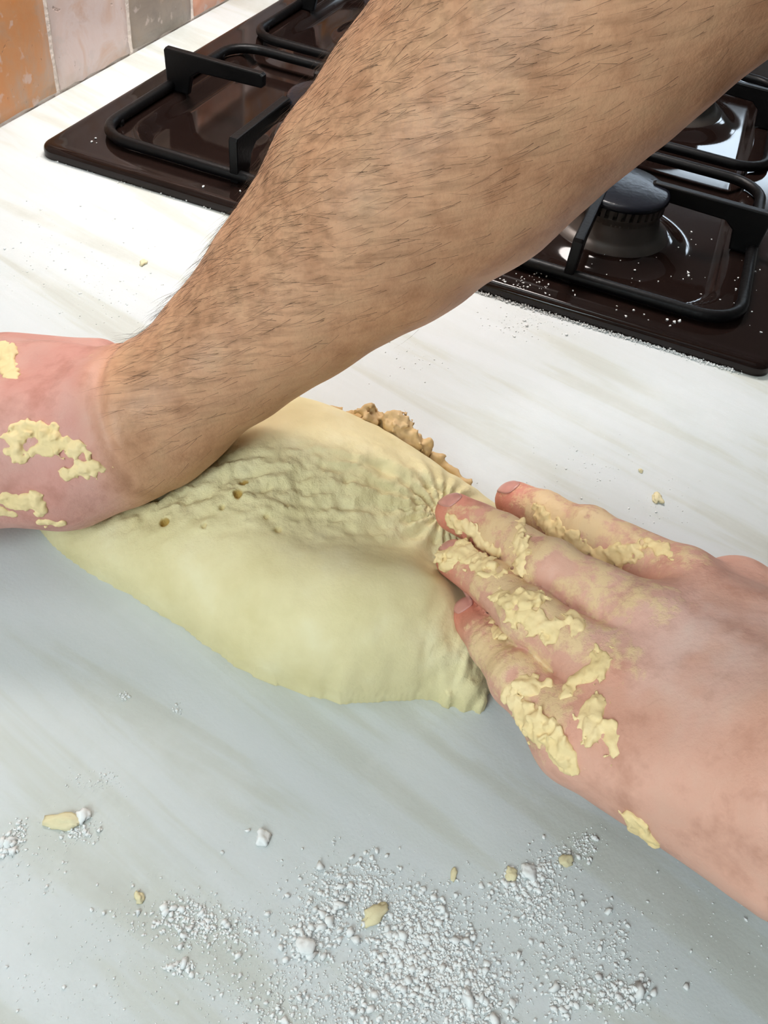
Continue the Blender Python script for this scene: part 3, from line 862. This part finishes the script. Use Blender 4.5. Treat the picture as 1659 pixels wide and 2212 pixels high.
allV = np.concatenate([RV, LV, BV]); allQ = np.concatenate([RQ, LQ+nR, BQ+nR+nL])
me = mesh_from('person', allV, allQ)
def cattr(me, name, arr):
    a = me.color_attributes.new(name, 'FLOAT_COLOR', 'POINT')
    a.data.foreach_set('color', np.concatenate([arr, np.ones((len(arr), 1))], 1).astype(np.float32).ravel())
def fattr(me, name, arr):
    a = me.attributes.new(name, 'FLOAT', 'POINT'); a.data.foreach_set('value', arr.astype(np.float32))
cattr(me, 'tone', np.concatenate([tone_r, tone_l, np.tile(tan, (len(BV), 1))]))
fattr(me, 'film', np.concatenate([film_r, film_l, np.zeros(len(BV))]))
fattr(me, 'hairy', np.concatenate([hairy_r, np.zeros(nL+len(BV))]))
person = link('person', me, M_SKIN)
tag(person, 'person with a bare hairy forearm pressing and stretching the dough with both hands', 'person')

# shirt and head hair (outside the picture)
g2 = Grid((-0.62, -0.58, -0.48), (0.22, 0.0, 0.72), 0.014); Ps = g2.field(); o_s = 0.012
g2.add(Ps, limb(chest+[0, 0, .03], hip, .165+o_s, .155+o_s*2, fy, 1.42), .05)
g2.add(Ps, limb(chest+[-.12, 0, .06], should_l, .07+o_s, .058+o_s), .05); g2.add(Ps, limb(chest+[.12, 0, .06], should_r, .07+o_s, .060+o_s), .05)
g2.add(Ps, limb(should_l, should_l+.45*(elbow_l-should_l), .068, .068), .02); g2.add(Ps, limb(should_r, should_r+.42*(elbow_r-should_r), .07, .068), .02)
sv, sq = surface_nets(Ps, g2.lo, g2.h); sv = relax(sv, sq, 1, .5)
link('shirt', mesh_from('shirt', sv, sq), M_SHIRT, person)
g2 = Grid((-0.45, -0.56, -0.92), (0.05, -0.1, 0.02), 0.014); Ps = g2.field()
g2.add(Ps, limb(hip+[0, 0, .02], hip+[0, 0, -.05], .168, .172, fy, 1.38), .05)
for s_ in (-1, 1):
    g2.add(Ps, limb(hip+[s_*.085, 0, -.06], hip+[s_*.09, .01, -.40], .096, .075), .03); g2.add(Ps, limb(hip+[s_*.09, .01, -.40], hip+[s_*.095, 0, -.71], .074, .060), .02)
sv, sq = surface_nets(Ps, g2.lo, g2.h); sv = relax(sv, sq, 1, .5)
link('trousers', mesh_from('trousers', sv, sq), M_DENIM, person)
g2 = Grid(headp-.14, headp+.2, 0.008); Ps = g2.field()
g2.add(Ps, limb(headp+[0, -.02, .02], headp+[0, -.022, .066], .080, .090), .03)
A = np.stack(np.meshgrid(*[a.astype(float) for a in g2.ax], indexing='ij'), -1)
Ps = np.maximum(Ps+(0.012*(fbm(A, 60, 2)-.5)).astype(np.float32), (-(A[..., 2]-headp[2])+(A[..., 1]-headp[1]-.02)*1.2).astype(np.float32))
sv, sq = surface_nets(Ps, g2.lo, g2.h)
link('hair', mesh_from('hair', sv, sq), M_HAIR, person)

# finger nails
LBVH = BVHTree.FromPolygons(LV.tolist(), LQ.tolist()); RBVH = BVHTree.FromPolygons(RV.tolist(), RQ.tolist())
def ray_px(bvh, x, y):
    d = unit(px(x, y, t=1.0)-CAM); h = bvh.ray_cast(Vector(CAM), Vector(d))
    return (np.array(h[0]), np.array(h[1])) if h[0] is not None else (None, None)
for i, (wn, ln) in enumerate(((.0042, .0050), (.0044, .0052), (.0046, .0054), (.0044, .0054))):
    tip, r0 = FP[i][0]; ldir = unit(tip-FP[i][1][0]); side = unit(np.cross(ldir, (unit(np.array([-0.8, -0.25, 0.7])) if i == 0 else back_n))); nn = unit(np.cross(side, ldir))
    if nn@back_n < 0: nn = -nn
    c0 = tip+ldir*r0*0.15; n_ = 10; vs, fs = [], []
    for a in range(n_+1):
        for b in range(n_+1):
            u, v = -1+2*a/n_, -1+2*b/n_
            uu = u*math.sqrt(max(0, 1-0.42*v*v)); vv = v*math.sqrt(max(0, 1-0.42*u*u))
            p = c0+side*uu*wn+ldir*vv*ln
            hit = LBVH.ray_cast(Vector(p+nn*(r0+0.002)), Vector(-nn))
            q = np.array(hit[0])+nn*0.00015 if hit[0] is not None else p
            vs.append(q)
    for a in range(n_):
        for b in range(n_):
            k = a*(n_+1)+b; fs.append((k, k+1, k+n_+2, k+n_+1))
    nm = mesh_from('fingernail', vs, fs); no = link('fingernail', nm, M_NAIL, person)
    sm = no.modifiers.new('thickness', 'SOLIDIFY'); sm.thickness = 0.0004; sm.offset = 0

# dough stuck to the skin
def smear(bvh, pxs, radii, amp=.75, h=.00055, sink=.30, nscale=430):
    pts, rr, nn = [], [], []
    for (x, y), r in zip(pxs, radii):
        p, n = ray_px(bvh, x, y)
        if p is None: continue
        r = r*1.75
        pts.append(p-n*r*sink*.3); rr.append(r); nn.append(n)
    if len(pts) < 1: return
    link('dough_smear', blob_mesh('dough_smear', pts, rr, h, amp, nscale, unit(np.mean(nn, 0)), 2.3, k=.0015), M_SMEAR, person)
SM = [
    ([(962, 1195), (985, 1185), (1020, 1205), (1050, 1222), (1075, 1240)], [.0022, .0026, .0022, .002, .0014]),
    ([(955, 1210), (968, 1216), (980, 1212)], [.0018, .0018, .001]),
    ([(965, 1120), (990, 1135), (1020, 1150), (1040, 1175), (1075, 1195)], [.0012, .0018, .002, .0016, .0012]),
    ([(1125, 1130), (1120, 1165), (1130, 1195), (1120, 1225), (1135, 1240)], [.0016, .002, .0022, .002, .0012]),
    ([(1075, 1285), (1105, 1295), (1140, 1300), (1165, 1292)], [.0016, .002, .0022, .0014]),
    ([(1100, 1330), (1140, 1330), (1165, 1350), (1190, 1362), (1220, 1345)], [.0014, .0022, .0024, .002, .0014]),
    ([(1235, 1330), (1248, 1350), (1240, 1370)], [.0016, .0016, .001]),
    ([(1160, 1100), (1180, 1125), (1200, 1150), (1230, 1165), (1265, 1185)], [.0014, .0022, .0024, .0022, .0016]),
    ([(1290, 1200), (1325, 1205), (1360, 1195), (1385, 1180)], [.002, .0026, .0022, .0014]),
    ([(1110, 1490), (1125, 1478), (1150, 1485), (1175, 1478)], [.0016, .0022, .002, .0014]),
    ([(1290, 1400), (1300, 1425), (1285, 1450), (1240, 1470), (1225, 1500)], [.0012, .0018, .002, .0016, .0012]),
    ([(1260, 1570), (1275, 1555), (1285, 1530), (1280, 1575), (1310, 1570), (1320, 1600), (1328, 1630)], [.0018, .0022, .002, .0024, .0016, .0012, .0009]),
    ([(1130, 1545), (1165, 1580), (1200, 1615), (1230, 1650)], [.0022, .003, .0028, .0018]),
    ([(1100, 1500), (1120, 1530), (1150, 1555)], [.0018, .0024, .002]),
    ([(1365, 1772), (1380, 1790), (1400, 1808)], [.0022, .0024, .0016]),
    ([(1400, 1170), (1430, 1185), (1450, 1200)], [.0014, .0016, .001]),
    ([(1060, 1345), (1075, 1365), (1090, 1372)], [.0010, .0014, .001]),
]
for pxs, rads in SM: smear(LBVH, pxs, rads)
SMR = [
    ([(38, 985), (32, 955), (50, 935), (80, 930), (110, 945), (150, 965), (190, 975)], [.0016, .0022, .0022, .002, .0024, .0022, .0014]),
    ([(75, 972), (100, 970), (120, 960)], [.0014, .0016, .0014]),
    ([(145, 1025), (175, 1015), (205, 1010), (230, 1012)], [.0014, .002, .0016, .001]),
    ([(0, 1080), (40, 1082), (80, 1085), (88, 1105)], [.002, .002, .0022, .0016]),
    ([(5, 1105), (25, 1110)], [.0016, .0014]),
    ([(0, 745), (20, 760), (15, 790), (30, 815)], [.0014, .002, .002, .0012]),
    ([(90, 1128), (130, 1130)], [.0014, .001]),
]
for pxs, rads in SMR: smear(RBVH, pxs, rads)

# hair on the forearm: thin tapering blades growing out of the skin
fc = RV[RQ].mean(1); fnrm = RN[RQ].mean(1); fnrm /= np.linalg.norm(fnrm, axis=1)[:, None]
fh = hairy_r[RQ].mean(1)
wgt = np.clip(fh, 0, 1)**1.5; wgt *= (fc[:, 2] < 0.26); wgt /= wgt.sum()
NH = 6500
pick = rng.choice(len(fc), NH, p=wgt)
left = -CR[:, 0]
hv, hf = [], []
for i in pick:
    p0 = fc[i]+rng.normal(0, 0.0008, 3); n = fnrm[i]
    tdir = left*0.9+(-axis_a)*0.35+CR[:, 1]*rng.normal(-0.05, 0.16)
    tdir = tdir-n*(tdir@n)
    if np.linalg.norm(tdir) < 0.15: continue
    tdir = unit(unit(tdir)+rng.normal(0, 0.12, 3)); L = rng.uniform(.005, .012); w_ = rng.uniform(.00003, .00007)
    b = len(hv); sd = unit(np.cross(tdir, n))
    for m in range(4):
        s = m/3.0
        c_ = p0-n*.0004+tdir*L*s+n*(L*(0.28*s-0.16*s*s)); ww = w_*(1-0.85*s)
        hv += [c_+sd*ww, c_-sd*ww*.5+n*ww*.87, c_-sd*ww*.5-n*ww*.87]
    for m in range(3):
        for k in range(3):
            k2 = (k+1) % 3; hf.append((b+3*m+k, b+3*m+k2, b+3*m+3+k2, b+3*m+3+k))
tag(link('arm_hair', mesh_from('arm_hair', np.array(hv), hf), M_HAIR, person), kind='stuff')

# ------------------------------------------------------------------ flour and crumbs
ico = bmesh.new(); bmesh.ops.create_icosphere(ico, subdivisions=1, radius=1.0)
IV = np.array([v.co[:] for v in ico.verts]); IF = np.array([[v.index for v in f.verts] for f in ico.faces]); ico.free()
ico = bmesh.new(); bmesh.ops.create_icosphere(ico, subdivisions=3, radius=1.0)
IV2 = np.array([v.co[:] for v in ico.verts]); IF2 = np.array([[v.index for v in f.verts] for f in ico.faces]); ico.free()
def scatter(name, centers, sizes, m):
    vs, fs = [], []
    for k, (c_, s_) in enumerate(zip(centers, sizes)):
        vv = IV*(1+rng.normal(0, .34, (len(IV), 1)))*np.array([rng.uniform(.8, 1.3), rng.uniform(.8, 1.3), rng.uniform(.5, .85)])
        a = rng.uniform(0, 6.28); R2 = np.array([[math.cos(a), -math.sin(a), 0], [math.sin(a), math.cos(a), 0], [0, 0, 1]])
        vs.append(vv@R2.T*s_+c_); fs.append(IF+k*len(IV))
    return link(name, mesh_from(name, np.concatenate(vs), np.concatenate(fs)), m)
# (pixel, spread in pixels, count, size)
CL = [((740, 1925), (45, 35), 160, 1.0), ((800, 1915), (25, 35), 120, 1.0), ((690, 1985), (45, 40), 150, 1.0), ((655, 2040), (22, 30), 60, 1.2), ((700, 2000), (25, 25), 40, 1.4),
      ((900, 1960), (40, 35), 160, .9), ((920, 2030), (55, 45), 420, 1.0), ((900, 2080), (60, 50), 420, 1.0), ((960, 2110), (70, 50), 420, 1.0), ((1020, 2160), (50, 40), 260, 1.1), ((900, 2160), (70, 45), 260, .9), ((860, 2040), (30, 40), 140, 1.0),
      ((1130, 1930), (60, 18), 150, 1.0), ((1105, 1905), (14, 14), 60, 1.1), ((1165, 1885), (18, 14), 110, 1.1), ((1215, 1850), (30, 18), 70, .8), ((1265, 1820), (18, 14), 60, .8), ((1150, 1955), (30, 30), 110, .9), ((1190, 2010), (40, 40), 110, .8),
      ((1260, 2070), (50, 45), 130, .8), ((1330, 2040), (20, 50), 70, .9), ((1330, 2150), (25, 18), 60, 1.2), ((1220, 2160), (20, 22), 60, 1.2), ((1260, 2140), (60, 30), 90, .9), ((1380, 2140), (12, 18), 30, 1.2),
      ((400, 1975), (30, 22), 90, 1.0), ((440, 2010), (50, 25), 110, .9), ((330, 1985), (80, 25), 60, .7), ((540, 2025), (40, 25), 40, .8), ((480, 1995), (40, 20), 40, .9),
      ((600, 2150), (60, 40), 120, .8), ((680, 2190), (60, 25), 110, .8), ((780, 2120), (50, 40), 90, .8), ((760, 2150), (20, 20), 30, 1.1), ((385, 2090), (14, 8), 24, 1.1), ((450, 2100), (40, 20), 18, .8),
      ((10, 1830), (14, 12), 50, 1.2), ((40, 1800), (10, 10), 24, 1.0), ((170, 1795), (22, 14), 60, .9), ((60, 1850), (60, 50), 30, .6), ((210, 1690), (30, 14), 30, .7), ((270, 1505), (6, 6), 14, .8),
      ((380, 1535), (5, 7), 6, .9), ((480, 1840), (3, 3), 2, .9), ((720, 1815), (3, 3), 2, .8), ((800, 1860), (10, 14), 14, .7), ((300, 2100), (280, 90), 130, .55), ((700, 2060), (300, 110), 260, .55), ((1250, 2050), (200, 120), 200, .5), ((1000, 1990), (250, 90), 120, .5), ((1450, 2080), (100, 80), 40, .6),
      ((1180, 1075), (120, 40), 30, .5), ((1280, 1000), (60, 25), 12, .7), ((1440, 1090), (40, 30), 18, .6), ((1240, 990), (60, 40), 14, .6), ((120, 560), (110, 60), 60, .7), ((230, 640), (60, 40), 40, .6), ((870, 780), (60, 30), 24, .6), ((1130, 700), (60, 18), 40, .8)]
cen, siz = [], []
for (mx, my), (sx, sy), n, sc in CL:
    n = int(n*3.2); ang = rng.normal(0, 1, (n, 2))
    for a, b in ang:
        p = px(mx+a*sx, my+b*sy, z=0.0)
        if De[int(np.clip((p[0]+.0-poly[:, 0].min()+.01)/GD, 0, De.shape[0]-1)), int(np.clip((p[1]-poly[:, 1].min()+.01)/GD, 0, De.shape[1]-1))] > 0 and p[0] < poly[:, 0].max(): continue
        if p[0] > -0.002: continue
        s = sc*float(np.clip(rng.lognormal(math.log(.00027), .55), .00012, .0015))
        cen.append(np.array([p[0], p[1], s*0.5])); siz.append(s)
tag(scatter('flour', cen, siz, M_FLOUR), 'white flour scattered in loose crumbly drifts over the near worktop', 'flour', kind='stuff')
# drift of flour lying against the hob edge and specks on the hob
cen, siz = [], []
for k in range(1400):
    y = rng.uniform(0.02, 0.20) if k < 1250 else rng.uniform(0.0, 0.5)
    s = rng.uniform(.0002, .0006); cen.append(np.array([-abs(rng.normal(0, .0012))-.0002, y, s*.3+abs(rng.normal(0, .0006))])); siz.append(s)
tag(scatter('flour_drift', cen, siz, M_FLOUR), 'thin line of flour piled against the near edge of the hob', 'flour', kind='stuff')
cen, siz = [], []
for (mx, my, sx, sy, n, sc) in ((1105, 620, 30, 14, 60, .8), (1150, 615, 25, 14, 26, .6), (1220, 650, 60, 14, 12, .9), (1400, 690, 60, 14, 10, 1.0), (1350, 600, 120, 40, 26, .5), (1450, 520, 60, 50, 16, .7), (440, 402, 2, 2, 1, 1.2), (518, 415, 2, 2, 1, 1.0), (1590, 640, 20, 20, 6, .6), (1480, 560, 80, 60, 20, .5), (200, 305, 8, 6, 3, .8), (1630, 640, 20, 60, 10, .6)):
    for k in range(n):
        p = px(rng.normal(mx, sx), rng.normal(my, sy), z=HT)
        if p[0] < .003 or p[1] < .003: continue
        i = int(np.clip(np.searchsorted(gx, p[0]), 0, nx_-1)); j = int(np.clip(np.searchsorted(gy, p[1]), 0, ny_-1))
        s = sc*rng.uniform(.0004, .0011); cen.append(np.array([p[0], p[1], float(Z[i, j])+s*.55])); siz.append(s)
tag(scatter('flour_specks', cen, siz, M_FLOUR), 'tiny white flour specks spilled on the black hob', 'flour', kind='stuff')

def crumb(x, y, s, stretch, rot, m, label, name='dough_crumb', zb=0.0):
    r = np.random.default_rng(int(x*7+y)); o9 = r.random(3)*9; vv = IV2*(1+0.5*(fbm(IV2*0.5+o9, 2.6, 1)-.5)[:, None]*2+0.35*(fbm(IV2+o9, 4.0, 3)-.5)[:, None]*2)
    vv = vv*np.array([stretch, 1.0, .62])*s; a = rot
    R2 = np.array([[math.cos(a), -math.sin(a), 0], [math.sin(a), math.cos(a), 0], [0, 0, 1]]); vv = vv@R2.T
    vv[:, 2] = np.maximum(vv[:, 2]-np.percentile(vv[:, 2], 28), 0)+0.0001
    o = link(name, mesh_from(name, vv, IF2), m); p = px(x, y, z=zb); o.location = p
    tag(o, label, 'crumb', 'crumbs on the worktop')
crumb(140, 1774, .0026, 2.1, 1.9, M_CRUMB, 'long yellow dough crumb lying at the left of the near worktop')
crumb(182, 1762, .0026, 1.1, .4, M_FLOUR, 'round white flour lump touching the long yellow crumb', 'flour_lump')
crumb(568, 1812, .0024, 1.25, 1.1, M_FLOUR, 'lone white flour lump midway between dough and lower frame edge', 'flour_lump')
crumb(300, 1940, .0017, 1.1, .3, M_CRUMB, 'small yellow dough crumb by itself at lower left')
crumb(1102, 1889, .0019, 1.1, .8, M_CRUMB, 'small cream dough crumb at the left tip of the right flour drift')
crumb(1220, 1861, .0021, 1.2, 2.0, M_CRUMB, 'small yellow dough crumb nearest below the right hand edge')
crumb(808, 1978, .0024, 2.0, 2.6, M_CRUMB, 'flat cream dough flake at the edge of the middle flour patch')
crumb(980, 1890, .0012, 1.6, .2, M_CRUMB, 'tiny grey dough crumb alone above the central flour heap')
crumb(1418, 1079, .0024, 1.5, .7, M_CRUMB, 'orange dough crumb on the white worktop above the right hand')
crumb(1384, 1018, .0013, 1.1, .7, M_CRUMB, 'tiny dough crumb on the white worktop between hob and right hand')
crumb(1140, 1885, .0026, 1.1, 1.7, M_FLOUR, 'largest white flour lump in the right flour drift', 'flour_lump')
crumb(662, 2045, .0030, 1.1, .7, M_FLOUR, 'big white flour lump at the lower left of the middle flour patch', 'flour_lump')
crumb(310, 569, .0018, 1.8, .3, M_CRUMB, 'faint cream dough crumb on the worktop left of the forearm')
